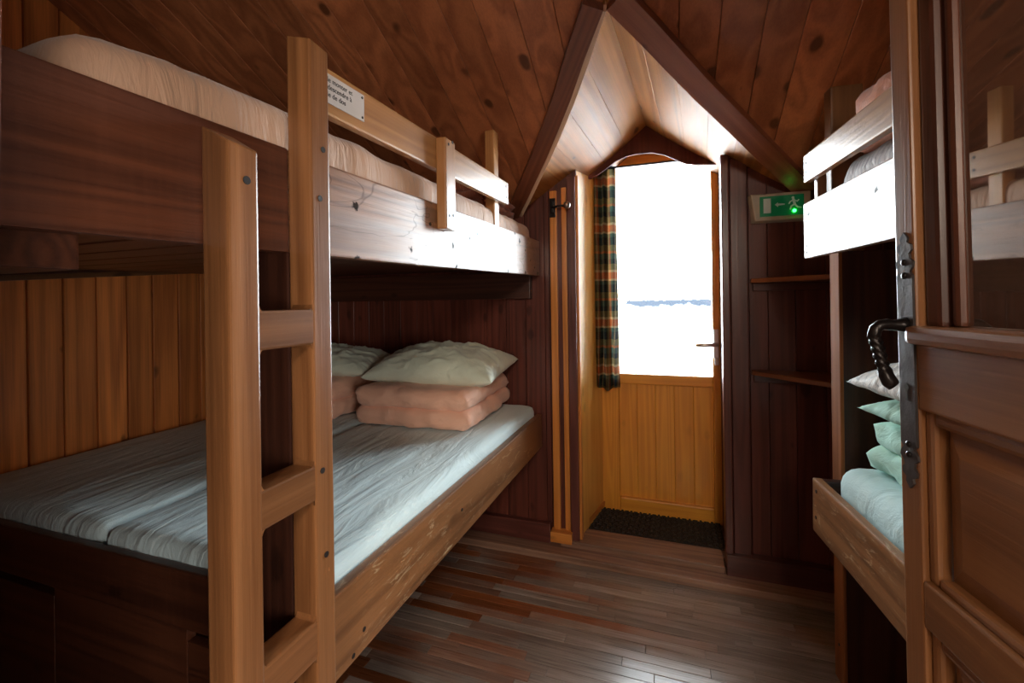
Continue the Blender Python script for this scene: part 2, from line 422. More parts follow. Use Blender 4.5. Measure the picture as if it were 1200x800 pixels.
def plank_poly(bm, pts, nvec, th, groove=.004):
    """an extruded polygon plank: pts in order, thickness th along nvec"""
    n = V(nvec)*th
    a = [bm.verts.new(V(p)) for p in pts]; b2 = [bm.verts.new(V(p)+n) for p in pts]
    k = len(pts); fr = bm.faces.new(a); bm.faces.new(b2[::-1])
    for i in range(k): bm.faces.new((a[i], b2[i], b2[(i+1) % k], a[(i+1) % k]))
    if groove:
        bmesh.ops.bevel(bm, geom=[e for e in fr.edges], offset=groove, segments=1, affect='EDGES')

def screws(parent, pts, nrm, r=.005, mat=None, mw=I4, name='bolt_hole'):
    for p in pts:
        bm = bmesh.new(); cyl(bm, V(p)-V(nrm)*.004, V(p)+V(nrm)*.0012, r, r, 12)
        from_bm(name, bm, mat or M['bolt'], parent, mw)

# ------------------------------------------------------------------ room numbers
H = 1.45
XL, XR = -2.40, 1.75
YW, YF = 2.545, .20
CZ, CS = 2.0, .5
def ceil(y): return CZ + CS*(YW-y)
AX, AY = -.19, 1.57                        # dormer apex on the ceiling
RD = V((.07, .9975, 0))                    # run of the dormer ridge
def ridgex(y): return AX + .07*(y-AY)
PROF_L = [(0, 0), (-.166, -.135), (-.359, -.272), (-.636, -.452), (-.85, -.585)]
PROF_R = [(0, 0), (.083, -.067), (.235, -.178), (.40, -.288), (.618, -.436), (.82, -.565)]
AZ = ceil(AY)
def prof(u):
    P = PROF_L if u < 0 else PROF_R
    for (a, za), (b2, zb) in zip(P, P[1:]):
        if abs(u) <= abs(b2)+1e-9: return za+(zb-za)*(abs(u)-abs(a))/(abs(b2)-abs(a))
    return P[-1][1]
def rake_y(x):                             # where the dormer surface meets the ceiling plane, for a given x
    y = AY
    for _ in range(60):
        u = x-ridgex(y); z = AZ+prof(max(-.85, min(.82, u))); y = .5*y+.5*(YW-(z-CZ)/CS)
    return y

# ---- floor
bm = bmesh.new()
y = -.6; w = .047
while y < 2.46:
    x = XL + random.uniform(-.6, 0)
    while x < XR:
        L = random.uniform(.35, .75); x1 = min(x+L, XR+.05)
        boxc(bm, max(x, XL-.05)+.0006, x1-.0006, y+.0007, y+w-.0007, -.02, random.uniform(-.0006, .0006), .0012, 1)
        x += L
    y += w
boxc(bm, -2.6, 1.8, -2.3, 2.75, -.12, -.021)
boxc(bm, -1.2, 1.3, -2.3, -.6, -.03, 0)
o = from_bm('floor', bm, M['floor']); tag(o, 'worn strip parquet floor in grey and orange brown wood', 'floor', kind='structure')

# ---- far wall
bm = bmesh.new()
def walltop(x):
    z = ceil(YW)
    u = x-ridgex(YW)
    if -.85 < u < .82: z = max(z, AZ+prof(u))
    return z+.012
def planks_y(bm, x0, x1, wds, zb=.02, g=.0012):
    x = x0; i = 0
    while x < x1-1e-4:
        xe = min(x1, x+wds[i % len(wds)]); i += 1
        n = 4
        top = [(x+g+(xe-x-2*g)*k/n, YW, walltop(x+(xe-x)*k/n)) for k in range(n+1)]
        plank_poly(bm, [(x+g, YW, zb), (xe-g, YW, zb)]+top[::-1], (0, 1, 0), .02, .0012)
        x = xe
planks_y(bm, XL-.03, -.655, [.125, .12, .13])
planks_y(bm, -.655, -.49, [.165])
planks_y(bm, .285, XR+.03, [.11, .085, .12, .13, .12])
def backing(x0, x1):
    n = 24
    top = [(x0+(x1-x0)*k/n, YW+.0205, walltop(x0+(x1-x0)*k/n)+.02) for k in range(n+1)]
    plank_poly(bm, [(x0, YW+.0205, -.02), (x1, YW+.0205, -.02)]+top[::-1], (0, 1, 0), .08, 0)
backing(XL-.1, -.535); backing(.30, XR+.1)
o = from_bm('wall_back', bm, M['wall']); tag(o, 'dark red-brown vertical plank wall around the balcony door', 'wall', kind='structure')

# ---- left wall
bm = bmesh.new()
y = YF-.1; ws = [.118, .11, .122, .112, .115]; i = 0
while y < YW:
    ye = min(YW, y+ws[i % 5]); i += 1
    plank_poly(bm, [(XL, y+.003, 0), (XL, ye-.003, 0), (XL, ye-.003, ceil(ye)+.02), (XL, y+.003, ceil(y)+.02)], (-1, 0, 0), .02, .003)
    y = ye
boxc(bm, XL-.1, XL-.021, -.1, YW+.1, -.02, 3.6)
o = from_bm('wall_left', bm, M['wallL']); tag(o, 'orange brown vertical plank wall behind the left bunk', 'wall', kind='structure')
bm = bmesh.new()
y = YF-.1
while y < YW:
    ye = min(YW, y+.12)
    plank_poly(bm, [(XR, y, 0), (XR, ye, 0), (XR, ye, ceil(ye)+.02), (XR, y, ceil(y)+.02)], (1, 0, 0), .02, .005); y = ye
boxc(bm, XR+.021, XR+.1, -.1, YW+.1, -.02, 3.6)
o = from_bm('wall_right', bm, M['wall']); tag(o, 'dark plank wall behind the right bunk', 'wall', kind='structure')

# ---- entrance wall with the doorway the picture is taken from
bm = bmesh.new()
hexa(bm, [(XL-.1, .1, -.02), (-.565, .1, -.02), (-.565, YF, -.02), (XL-.1, YF, -.02), (XL-.1, .1, 3.6), (-.415, .1, 3.6), (-.415, YF, 3.6), (XL-.1, YF, 3.6)], .003)
boxc(bm, .60, XR+.1, .1, YF, -.02, 3.6, .003)
boxc(bm, -.47, .60, .1, YF, 2.25, 3.6, .003)
o = from_bm('wall_front', bm, M['boarddark']); tag(o, 'dark wood entrance wall with doorway edge at far left', 'wall', kind='structure')
bm = bmesh.new()
boxc(bm, -1.3, -1.2, -2.3, .1, -.02, 2.5); boxc(bm, 1.3, 1.4, -2.3, .1, -.02, 2.5); boxc(bm, -1.3, 1.4, -2.4, -2.3, -.02, 2.5)
o = from_bm('wall_corridor', bm, M['plaster']); tag(o, 'cream plaster corridor walls behind the doorway', 'wall', kind='structure')
bm = bmesh.new(); boxc(bm, -1.4, 1.5, -2.4, .1, 2.45, 2.55)
o = from_bm('ceiling_corridor', bm, M['plaster']); tag(o, 'cream corridor ceiling behind the doorway', 'ceiling', kind='structure')

# ---- sloping ceiling, cut open for the dormer
bm = bmesh.new()
xsL, xsR = -.86, .64
edges = [XL-.05]
while edges[-1] < XR+.05: edges.append(edges[-1]+(.142, .128, .15, .136)[len(edges) % 4])
cutx = sorted(set(edges+[AX]))
def low_y(x):
    if x <= xsL or x >= xsR: return YW+.03
    return min(YW+.03, rake_y(x))
CN = V((0, CS, 1)).normalized()
for x0, x1 in zip(cutx, cutx[1:]):
    n = 6
    x0 += 0 if x0 == AX else .0011; x1 -= 0 if x1 == AX else .0011
    lo = [x0+(x1-x0)*k/n for k in range(n+1)]
    ytop = -.05
    pts = [(x0, ytop, ceil(ytop)), (x1, ytop, ceil(ytop))] + [(x, low_y(x), ceil(low_y(x))) for x in lo[::-1]]
    plank_poly(bm, pts, CN, .02, 0 if (x0 == AX or x1 == AX) else .0015)
    pts2 = [V((p[0]+(-.0012 if p[0] < (x0+x1)/2 else .0012), p[1], p[2]))+CN*.021 for p in pts]
    plank_poly(bm, pts2, CN, .06, 0)
o = from_bm('ceiling', bm, M['ceil']); tag(o, 'sloping ceiling of brown stained pine planks', 'ceiling', kind='structure')

# ---- dormer lining
bm = bmesh.new()
YB = 2.80
def strip(u0, u1, cuts=3):
    pts = []
    us = [u0+(u1-u0)*k/cuts for k in range(cuts+1)]
    def rk(u):
        z = AZ+prof(u); yy = YW-(z-CZ)/CS
        return V((ridgex(yy)+u, yy-.01, z))
    front = [rk(u) for u in us]
    back = [V((ridgex(3.06)+u, 3.06, AZ+prof(u))) for u in us]
    nv = V((-(prof(u1)-prof(u0))/(u1-u0), 0, 1)).normalized()
    # planks are straight: lay them flat between their two long edges
    plank_poly(bm, [V((p.x+(.0012 if (u1 > u0) == (i < len(front)/2) else -.0012)*0, p.y, p.z)) for i, p in enumerate(front)]+back[::-1], nv, .02, .0012)
for a, b2 in zip([0, -.12, -.245, -.36, -.47, -.585, -.72], [-.12, -.245, -.36, -.47, -.585, -.72, -.85]): strip(a, b2)
for a, b2 in zip([0, .10, .215, .33, .45, .57, .70], [.10, .215, .33, .45, .57, .70, .82]): strip(a, b2)
for s, P in ((-1, PROF_L), (1, PROF_R)):
    for (a, za), (b2, zb) in zip(P, P[1:]):
        ya = YW-(AZ+za-CZ)/CS-.06; yb = YW-(AZ+zb-CZ)/CS-.06
        hexa(bm, [(ridgex(ya)+a, ya, AZ+za+.035), (ridgex(yb)+b2, yb, AZ+zb+.035), (ridgex(3.1)+b2, 3.1, AZ+zb+.035), (ridgex(3.1)+a, 3.1, AZ+za+.035),
                  (ridgex(ya)+a, ya, AZ+za+.10), (ridgex(yb)+b2, yb, AZ+zb+.10), (ridgex(3.1)+b2, 3.1, AZ+zb+.10), (ridgex(3.1)+a, 3.1, AZ+za+.10)])
# its local X runs along the ridge
rot = Matrix.Rotation(atan2(RD.y, RD.x), 4, 'Z'); bmesh.ops.transform(bm, matrix=rot.inverted(), verts=bm.verts)
o = from_bm('ceiling_dormer', bm, M['soffit'], None, rot); tag(o, 'pale pine planks lining the pointed dormer above the balcony door', 'ceiling', kind='structure')

def rake(name, xs, side, wid, label, off=.014, mt='rake', dep=.045):
    """trim board nailed on the ceiling along one edge of the dormer opening"""
    P = [V((x, rake_y(x), ceil(rake_y(x)))) for x in xs]
    p0, p1 = P[0], P[-1]
    d = (p1-p0).normalized(); out = CN.cross(d).normalized()
    if out.x*side < 0: out = -out
    bm = bmesh.new(); n = len(P); rows = []
    for p in P:
        a = p + out*off
        rows.append([bm.verts.new(a - CN*dep), bm.verts.new(a + out*wid - CN*dep), bm.verts.new(a+out*wid+CN*.0), bm.verts.new(a+CN*.0)])
    for r0, r1 in zip(rows, rows[1:]):
        for k in range(4): bm.faces.new((r0[k], r0[(k+1) % 4], r1[(k+1) % 4], r1[k]))
    bm.faces.new(rows[0]); bm.faces.new(rows[-1][::-1])
    R = Matrix((d, CN.cross(d), CN)).transposed().to_4x4(); mw = Matrix.Translation(p0) @ R
    bmesh.ops.transform(bm, matrix=mw.inverted(), verts=bm.verts)
    o = from_bm(name, bm, M[mt], None, mw); tag(o, label, 'trim', kind='structure')
rake('trim_1', [AX+.006-.09*k for k in range(8)]+[-.84], -1, .075, 'left rake board edging the dormer opening')
rake('trim_2', [AX-.006+.10*k for k in range(8)]+[.60], 1, .085, 'right rake board edging the dormer opening')

rake('trim_18', [AX-.004-.09*k for k in range(8)]+[-.80], -1, .020, 'pale inner edge strip along the left side of the dormer opening', -.007, 'paleedge', .040)
# ---- balcony door recess
YD = 3.0
bm = bmesh.new()
hexa(bm, [(-.492, 2.57, .05), (-.40, YD+.06, .05), (-.44, YD+.06, .05), (-.532, 2.57, .05), (-.492, 2.57, 2.40), (-.40, YD+.06, 2.40), (-.44, YD+.06, 2.40), (-.532, 2.57, 2.40)], .002)
o = from_bm('trim_3', bm, M['reveal']); tag(o, 'pale pine left reveal panel of the balcony door', 'trim', kind='structure')
bm = bmesh.new()
hexa(bm, [(.292, 2.55, .05), (.335, 2.55, .05), (.345, YD+.06, .05), (.302, YD+.06, .05), (.292, 2.55, 2.30), (.335, 2.55, 2.30), (.345, YD+.06, 2.30), (.302, YD+.06, 2.30)], .002)
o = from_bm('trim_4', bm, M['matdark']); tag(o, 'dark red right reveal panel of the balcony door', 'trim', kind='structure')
o = board('trim_5', (-.505, 2.60, .09), (-.415, YD, .09), (0, 0, .03), (.012, -.012, 0), M['pine'], bevel=.002); tag(o, 'small pine skirting strip at foot of the left reveal', 'trim', kind='structure')
# jambs and battens
def vboard(name, x0, x1, y0, y1, z0, z1, mat, label, bevel=.003):
    o = board(name, (x0, y0, z0), (x0, y0, z1), (x1-x0, 0, 0), (0, y1-y0, 0), mat, bevel=bevel); tag(o, label, 'trim', kind='structure'); return o
vboard('trim_6', -.642, -.602, 2.52, 2.547, .12, 2.09, M['pine'], 'wide honey pine batten left of the balcony door')
vboard('trim_7', -.575, -.545, 2.525, 2.547, .12, 2.105, M['pine'], 'narrow honey pine batten beside the dark jamb')
vboard('trim_8', -.540, -.492, 2.515, 2.58, .06, 2.16, M['trimdark'], 'dark left jamb of the balcony door')
vboard('trim_9', -.492, -.478, 2.535, 2.575, .06, 2.17, M['pine'], 'thin pine edge strip on the left jamb', .002)
vboard('trim_10', .266, .305, 2.51, 2.56, .06, 2.19, M['trimdark'], 'dark rounded edge strip on the right jamb', .007)
vboard('trim_11', .308, .388, 2.52, 2.56, .06, 2.165, M['trimdark'], 'dark wide right jamb board of the balcony door', .005)
# battens stand on a small pine block
o = board('trim_12', (-.655, 2.48, .062), (-.53, 2.48, .062), (0, 0, .058), (0, .065, 0), M['pine'], bevel=.004); tag(o, 'small pine plinth block below the battens', 'trim', kind='structure')
# step strip and threshold
o = board('trim_13', (-1.75, 2.405, 0), (.98, 2.405, 0), (0, 0, .040), (0, .16, 0), M['step'], bevel=.005, cuts=24, wob=.003); tag(o, 'worn low wooden step along the foot of the far wall', 'trim', kind='structure')
o = board('trim_14', (-.60, 2.50, .034), (.262, 2.50, .034), (0, 0, .040), (0, .172, 0), M['step'], bevel=.007, cuts=12, wob=.002); tag(o, 'worn wooden threshold board of the balcony door', 'trim', kind='structure')
bm = bmesh.new(); boxc(bm, -.55, .36, 2.6, 3.12, -.05, .066); o = from_bm('trim_15', bm, M['step']); tag(o, 'wooden recess floor below the door mat', 'trim', kind='structure')
o = board('baseboard_left', (XL, 2.505, .034), (-.66, 2.505, .034), (0, 0, .115), (0, .04, 0), M['trimdark'], bevel=.005); tag(o, 'dark baseboard left of the balcony door', 'baseboard', kind='structure')
o = board('baseboard_right', (.268, 2.49, .030), (XR, 2.49, .030), (0, 0, .115), (0, .055, 0), M['trimdark'], bevel=.005); tag(o, 'dark baseboard right of the balcony door', 'baseboard', kind='structure')

# arched valance board between recess and dormer
bm = bmesh.new()
low = [(-.56, 2.20), (-.50, 2.205), (-.44, 2.207), (-.40, 2.222), (-.345, 2.258), (-.285, 2.296), (-.221, 2.318), (-.16, 2.326), (-.071, 2.322), (0, 2.298), (.06, 2.262), (.11, 2.235), (.17, 2.222), (.25, 2.215), (.36, 2.21)]
tops = [(x, min(AZ+prof(x-ridgex(2.78))+.01, 2.6)) for x, z in low]
tops = [(x, max(z, l[1]+.012)) for (x, z), l in zip(tops, low)]
# add the peak
pk = ridgex(2.78); ins = [i for i in range(len(low)-1) if low[i][0] < pk < low[i+1][0]][0]
lz = low[ins][1]+(low[ins+1][1]-low[ins][1])*(pk-low[ins][0])/(low[ins+1][0]-low[ins][0])
low.insert(ins+1, (pk, lz)); tops.insert(ins+1, (pk, AZ+.01))
for k in range(len(low)-1):
    (x0, z0), (x1, z1) = low[k], low[k+1]; (_, t0), (_, t1) = tops[k], tops[k+1]
    hexa(bm, [(x0, 2.768, z0), (x1, 2.768, z1), (x1, 2.785, z1), (x0, 2.785, z0), (x0, 2.768, t0), (x1, 2.768, t1), (x1, 2.785, t1), (x0, 2.785, t0)])
bmesh.ops.remove_doubles(bm, verts=bm.verts, dist=.0001)
inner = [f for f in bm.faces if all(len(e.link_faces) > 2 for e in f.edges)]
bmesh.ops.delete(bm, geom=inner, context='FACES_ONLY')
o = from_bm('trim_16', bm, M['matdark']); tag(o, 'dark arched valance board below the dormer peak', 'trim', kind='structure')
bm = bmesh.new(); boxc(bm, -.60, .50, YD-.01, YD+.08, 2.36, 2.62)
o = from_bm('trim_17', bm, M['pine']); tag(o, 'pine lintel above the balcony door', 'trim', kind='structure')

# ---- balcony door (door_1)
d1 = empty('door_1', (-.05, YD, .09)); tag(d1, 'golden pine half-glazed balcony door under the dormer', 'door', kind='structure')
def d1b(name, x0, x1, z0, z1, y0, y1, vert, mat=None, bev=.003, label=None, par=None):
    if vert: o = board(name, (x0, y0, z0), (x0, y0, z1), (x1-x0, 0, 0), (0, y1-y0, 0), mat or M['doorpine'], par or d1, bevel=bev)
    else: o = board(name, (x0, y0, z0), (x1, y0, z0), (0, 0, z1-z0), (0, y1-y0, 0), mat or M['doorpine'], par or d1, bevel=bev)
    if label: o['label'] = label
    return o
d1b('stile', -.445, -.309, .066, 2.42, YD-.03, YD+.03, True)
d1b('stile', .259, .36, .066, 2.42, YD-.03, YD+.03, True)
d1b('top_rail', -.309, .259, 2.315, 2.42, YD-.03, YD+.03, False)
d1b('middle_rail', -.309, .259, .905, .972, YD-.042, YD+.03, False, bev=.008)
d1b('bottom_rail', -.309, .259, .066, .165, YD-.035, YD+.03, False, bev=.010)
bm = bmesh.new(); xw = .568/5
for k in range(5): boxc(bm, -.309+xw*k, -.309+xw*(k+1), YD-.012, YD+.012, .15, .92, .004)
mwp = Matrix.Translation(V((0, YD, 0))) @ Matrix.Rotation(-pi/2, 4, 'Y')
bmesh.ops.transform(bm, matrix=mwp.inverted(), verts=bm.verts)
from_bm('lower_panel', bm, M['doorpine'], d1, mwp)
bm = bmesh.new(); boxc(bm, -.31, .26, YD-.004, YD+.004, .96, 2.32); from_bm('glass_pane', bm, M['glass'], d1)
bm = bmesh.new(); boxc(bm, .263, .292, YD-.040, YD-.03, 1.085, 1.262, .003); hp = from_bm('handle_plate', bm, M['nickel'], d1)
bm = bmesh.new(); tube(bm, [(.277, YD-.035, 1.172), (.277, YD-.085, 1.172), (.268, YD-.095, 1.172), (.20, YD-.097, 1.170), (.158, YD-.094, 1.168)], [.010, .010, .012, .0125, .010], 12)
from_bm('lever', bm, M['nickel'], hp, smooth=True)
bm = bmesh.new(); boxc(bm, .266, .290, YD-.055, YD-.038, 1.045, 1.09, .006); from_bm('lock_knob', bm, M['white'], hp)

# door mat
bm = bmesh.new(); mx0, mx1, my0, my1 = -.472, .287, 2.675, 2.965
boxc(bm, mx0, mx1, my0, my1, .0665, .074)
nx, ny = 24, 11
for i in range(nx):
    for j in range(ny):
        cx = mx0+(mx1-mx0)*(i+.5)/nx; cy = my0+(my1-my0)*(j+.5)/ny
        wx, wy = ((.0135, .0060) if (i+j) % 2 else (.0065, .0125))
        boxc(bm, cx-wx, cx+wx, cy-wy, cy+wy, .073, .084, .002, 1)
for v in bm.verts:                          # follows the splayed reveal on its left side
    v.co.x += max(0, (v.co.y-2.655))*.17*max(0, (0-v.co.x)/.475)
o = from_bm('door_mat', bm, M['mat']); tag(o, 'black ribbed rubber mat in front of the golden balcony door', 'door mat')

# curtain, gathered at the left of the door
bm = bmesh.new(); uvl = bm.loops.layers.uv.new('UVMap'); rows = []
nu, nv = 90, 30
for j in range(nv+1):
    t = j/nv; z = 2.30-(2.30-.885)*t; row = []
    s = 0; lx = ly = None
    for i in range(nu+1):
        u = i/nu
        x = -.452+.145*u+.016*t*u
        amp = .022*(.75+.4*t)
        yv = 2.855 + amp*sin(u*pi*2*3.1+.6*sin(t*3)+.4) + .006*sin(u*31+t*4) + .03*u
        zz = z + (.012*sin(u*9) if j == nv else 0)
        if lx is not None: s += sqrt((x-lx)**2+(yv-ly)**2)
        lx, ly = x, yv
        row.append((bm.verts.new((x, yv, zz)), s, z))
    rows.append(row)
for a, b2 in zip(rows, rows[1:]):
    for i in range(nu):
        q = (a[i], a[i+1], b2[i+1], b2[i]); f = bm.faces.new([k[0] for k in q]); f.smooth = True
        for lp, k in zip(f.loops, q): lp[uvl].uv = (k[1], k[2])
geo = bmesh.ops.solidify(bm, geom=bm.faces[:], thickness=.003)
o = from_bm('curtain', bm, M['plaid'], smooth=True); tag(o, 'plaid curtain gathered at left edge of the balcony door glass', 'curtain')
bm = bmesh.new(); cyl(bm, (-.47, 2.86, 2.285), (.28, 2.86, 2.285), .006); o2 = from_bm('curtain_rod', bm, M['iron'], o)

# latch with ball knob on the batten
lt = empty('wall_latch', (-.622, 2.52, 1.99)); tag(lt, 'black iron latch with round steel knob on the batten left of the balcony door', 'latch')
bm = bmesh.new(); boxc(bm, -.640, -.606, 2.508, 2.520, 1.935, 2.045, .003); boxc(bm, -.632, -.612, 2.490, 2.509, 1.955, 2.025, .004)
from_bm('back_plate', bm, M['iron'], lt)
bm = bmesh.new(); tube(bm, [(-.62, 2.49, 1.988), (-.59, 2.475, 1.988), (-.545, 2.468, 1.988)], .006, 10); from_bm('shaft', bm, M['iron'], lt, smooth=True)
bm = bmesh.new(); sphere(bm, (-.528, 2.466, 1.988), .021); from_bm('knob', bm, M['knobsteel'], lt, smooth=True)

# ------------------------------------------------------------------ left bunk
BX = -.71
lb = empty('bunk_bed', (-1.55, 1.4, 0)); tag(lb, 'wide brown wooden bunk bed along the left wall with notice plate on its guard rail', 'bunk bed')
def lin(y, y0, z0, y1, z1): return z0+(z1-z0)*(y-y0)/(y1-y0)
ut = lambda y: lin(y, .8, 1.763, 2.53, 1.803)
ub = lambda y: lin(y, .8, 1.556, 2.53, 1.598)
o = board('side_rail', (BX, .757, .605), (BX, 2.535, .590), (0, 0, .192), (-.032, 0, 0), M['rail'], lb, .006, cuts=30, wob=.003); o['label'] = 'scuffed lower side rail'
screws(o, [(BX, .90, .655), (BX, 1.45, .70), (BX, .86, .62)], (1, 0, 0), .006)
board('foot_rail', (BX-.034, .757, .660), (XL+.02, .757, .645), (0, 0, .142), (0, .03, 0), M['boarddark'], lb, .006, cuts=16, wob=.002)
bm = bmesh.new()                              # recessed foot panel below, with two slots
for x0, x1, z1 in ((XL+.02, -1.72, .60), (-1.72, -1.16, .655), (-1.16, -.98, .60), (-.98, -.76, .61)):
    boxc(bm, x0+.001, x1-.001, .785, .81, .02, z1, .003)
mwf = Matrix.Translation(V((XL, .8, .0)))
bmesh.ops.transform(bm, matrix=mwf.inverted(), verts=bm.verts); from_bm('foot_panel', bm, M['boarddark'], lb, mwf)
o = board('upper_side_board', (BX, .69, ub(.69)), (BX, 2.535, ub(2.535)), (0, 0, ut(1)-ub(1)), (-.03, 0, 0), M['board'], lb, .005, cuts=30, wob=.0025); o['label'] = 'glossy scratched upper side board'
screws(o, [(BX, 1.25, 1.70), (BX, 1.62, 1.72), (BX, 2.25, 1.72), (BX, 2.42, 1.64)], (1, 0, 0), .006)
o = board('upper_side_board', (BX, .215, ub(.215)), (BX, .689, ub(.689)), (0, 0, ut(1)-ub(1)), (-.03, 0, 0), M['boarddark'], lb, .004, cuts=8, wob=.002); o['label'] = 'dull dark near end of the upper side board'
bm = bmesh.new()
for k in range(17):
    y0 = .25+k*.135; z0 = ub(y0)+.045
    boxc(bm, XL+.03, BX-.031, y0, y0+.105, z0, z0+.025, .003)
mws = Matrix.Translation(V((XL, 0, 1.6))); bmesh.ops.transform(bm, matrix=mws.inverted(), verts=bm.verts)
from_bm('slat_base', bm, M['boarddark'], lb, mws)
bm = bmesh.new()
for k in range(9):
    y0 = .80+k*.20; boxc(bm, XL+.03, BX-.033, y0, y0+.11, .66, .682, .003)
bmesh.ops.transform(bm, matrix=mws.inverted(), verts=bm.verts); o = from_bm('slat_base', bm, M['boarddark'], lb, mws)
board('cross_bearer', (BX-.032, .28, 1.50), (XL+.02, .28, 1.50), (0, 0, .075), (0, .09, 0), M['boarddark'], lb)
board('end_ledger', (BX-.05, 2.49, 1.465), (XL+.02, 2.49, 1.465), (0, 0, .16), (0, .05, 0), M['darkpost'], lb)
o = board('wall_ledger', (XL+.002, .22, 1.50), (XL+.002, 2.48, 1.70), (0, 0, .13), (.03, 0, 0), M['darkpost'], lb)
board('wall_batten', (XL+.002, .22, 1.485), (XL+.002, 2.44, 1.695), (0, 0, .022), (.038, 0, 0), M['ladder'], lb, .003)
board('corner_post', (-.826, .690, 0), (-.826, .690, 1.60), (.112, 0, 0), (0, .062, 0), M['darkpost'], lb, .005)
# guard rail
gz0 = lambda y: lin(y, .8, 1.872, 2.0, 1.911); gz1 = lambda y: lin(y, .8, 1.972, 2.0, 2.022)
gr = board('guard_rail', (BX, .715, gz0(.715)), (BX, 2.0, gz0(2.0)), (0, 0, .106), (-.026, 0, 0), M['guard'], lb, .006); gr['label'] = 'pale upper guard rail'
screws(gr, [(BX, 1.965, gz0(2)+.08), (BX, 1.965, gz0(2)+.03)], (1, 0, 0), .006)
gu = board('guard_upright', (BX+.001, 1.29, 1.690), (BX+.001, 1.29, gz1(1.33)-.005), (0, .072, 0), (.036, 0, 0), M['guard'], lb, .006)
screws(gu, [(BX+.037, 1.312, 1.97), (BX+.037, 1.34, 1.985), (BX+.037, 1.312, 1.735), (BX+.037, 1.34, 1.74)], (1, 0, 0), .005)
board('guard_post', (BX-.027, 1.885, 1.60), (BX-.027, 1.885, 2.235), (0, .055, 0), (-.045, 0, 0), M['guard'], lb, .005)
# notice plate with its three lines of writing
npz = 1.895; ny0, ny1 = .735, .925
bm = bmesh.new(); boxc(bm, BX+.0003, BX+.0028, ny0, ny1, 0, .066, .001)
for v in bm.verts: v.co.z += gz0(v.co.y)+.026
pl = from_bm('notice_plate', bm, M['notice'], gr); pl['label'] = 'grey notice plate with black writing'
def text(name, s, size, mw, mat, parent, ext=.0004, align='LEFT'):
    cu = bpy.data.curves.new(name, 'FONT'); cu.body = s; cu.size = size; cu.extrude = ext; cu.align_x = align
    tmp = bpy.data.objects.new('tmp', cu); COL.objects.link(tmp)
    dg = bpy.context.evaluated_depsgraph_get(); me = bpy.data.meshes.new_from_object(tmp.evaluated_get(dg))
    bpy.data.objects.remove(tmp); bpy.data.curves.remove(cu); me.name = name; me.materials.clear()
    return link(name, me, mat, parent, mw)
RT = Matrix(((0, 0, 1), (1, 0, 0), (0, 1, 0))).to_4x4()          # text x -> +Y, text y -> +Z, facing +X
tilt = Matrix.Rotation(atan2(gz0(2)-gz0(.8), 1.2), 4, 'X')
for i, s in enumerate(('Prière de monter et', "ne pas descendre à", "l'échelle de dos")):
    text('notice_writing', s, .0165, Matrix.Translation(V((BX+.0029, ny0+.012+.004*i, gz0(ny0)+.026+.048-.0165*i))) @ tilt @ RT, M['ink'], pl)
screws(pl, [(BX+.003, ny1-.008, gz0(ny1)+.083), (BX+.003, ny1-.008, gz0(ny1)+.034)], (1, 0, 0), .003)

# ladder bolted in front
ld = empty('bunk_ladder', (-.68, .63, 0)); tag(ld, 'short pine ladder with three rungs at near end of the left bunk', 'ladder')
def ladder_rail(y0, y1, zt0, zt1):
    x0, x1 = -.708, -.650
    bm = bmesh.new(); c = []
    ch = .03
    hexa(bm, [(x0, y0, 0), (x1, y0, 0), (x1, y1, 0), (x0, y1, 0), (x0, y0, zt0), (x1, y0, zt1), (x1, y1, zt1-.004), (x0, y1, zt0)], .004)
    mw = Matrix.Translation(V((x0, y0, 0))) @ Matrix.Rotation(-pi/2, 4, 'Y')
    bmesh.ops.transform(bm, matrix=mw.inverted(), verts=bm.verts)
    return from_bm('ladder_rail', bm, M['ladder'], ld, mw)
r1 = ladder_rail(.512, .567, 1.742, 1.712); r2 = ladder_rail(.686, .736, 1.985, 1.968)
screws(r1, [(-.650, .545, 1.655)], (1, 0, 0), .007)
screws(r2, [(-.650, .718, 1.76), (-.650, .708, 1.66), (-.650, .705, 1.12), (-.650, .712, .95)], (1, 0, 0), .006)
for z0, z1 in ((1.372, 1.440), (1.067, 1.135), (.760, .834)):
    bm = bmesh.new(); xa, xb = -.704, -.651
    boxc(bm, xa, xb, .562, .690, z0, z1, .004)
    for yy, s in ((.567, 1), (.686, -1)):                          # small fillets where rung meets rail
        for zz, t in ((z1, 1), (z0, -1)):
            v = [bm.verts.new((x, a, b2)) for x in (xa+.004, xb-.001) for a, b2 in ((yy, zz-t*.003), (yy+s*.009, zz-t*.003), (yy+s*.003, zz+t*.002), (yy, zz+t*.009))]
            bm.faces.new(v[:4]); bm.faces.new(v[4:][::-1])
            for k in range(4): bm.faces.new((v[k], v[4+k], v[4+(k+1) % 4], v[(k+1) % 4]))
    mw = Matrix.Translation(V((xa, .57, z0))) @ Matrix.Rotation(pi/2, 4, 'Z')
    bmesh.ops.transform(bm, matrix=mw.inverted(), verts=bm.verts)
    from_bm('rung', bm, M['ladder'], ld, mw)

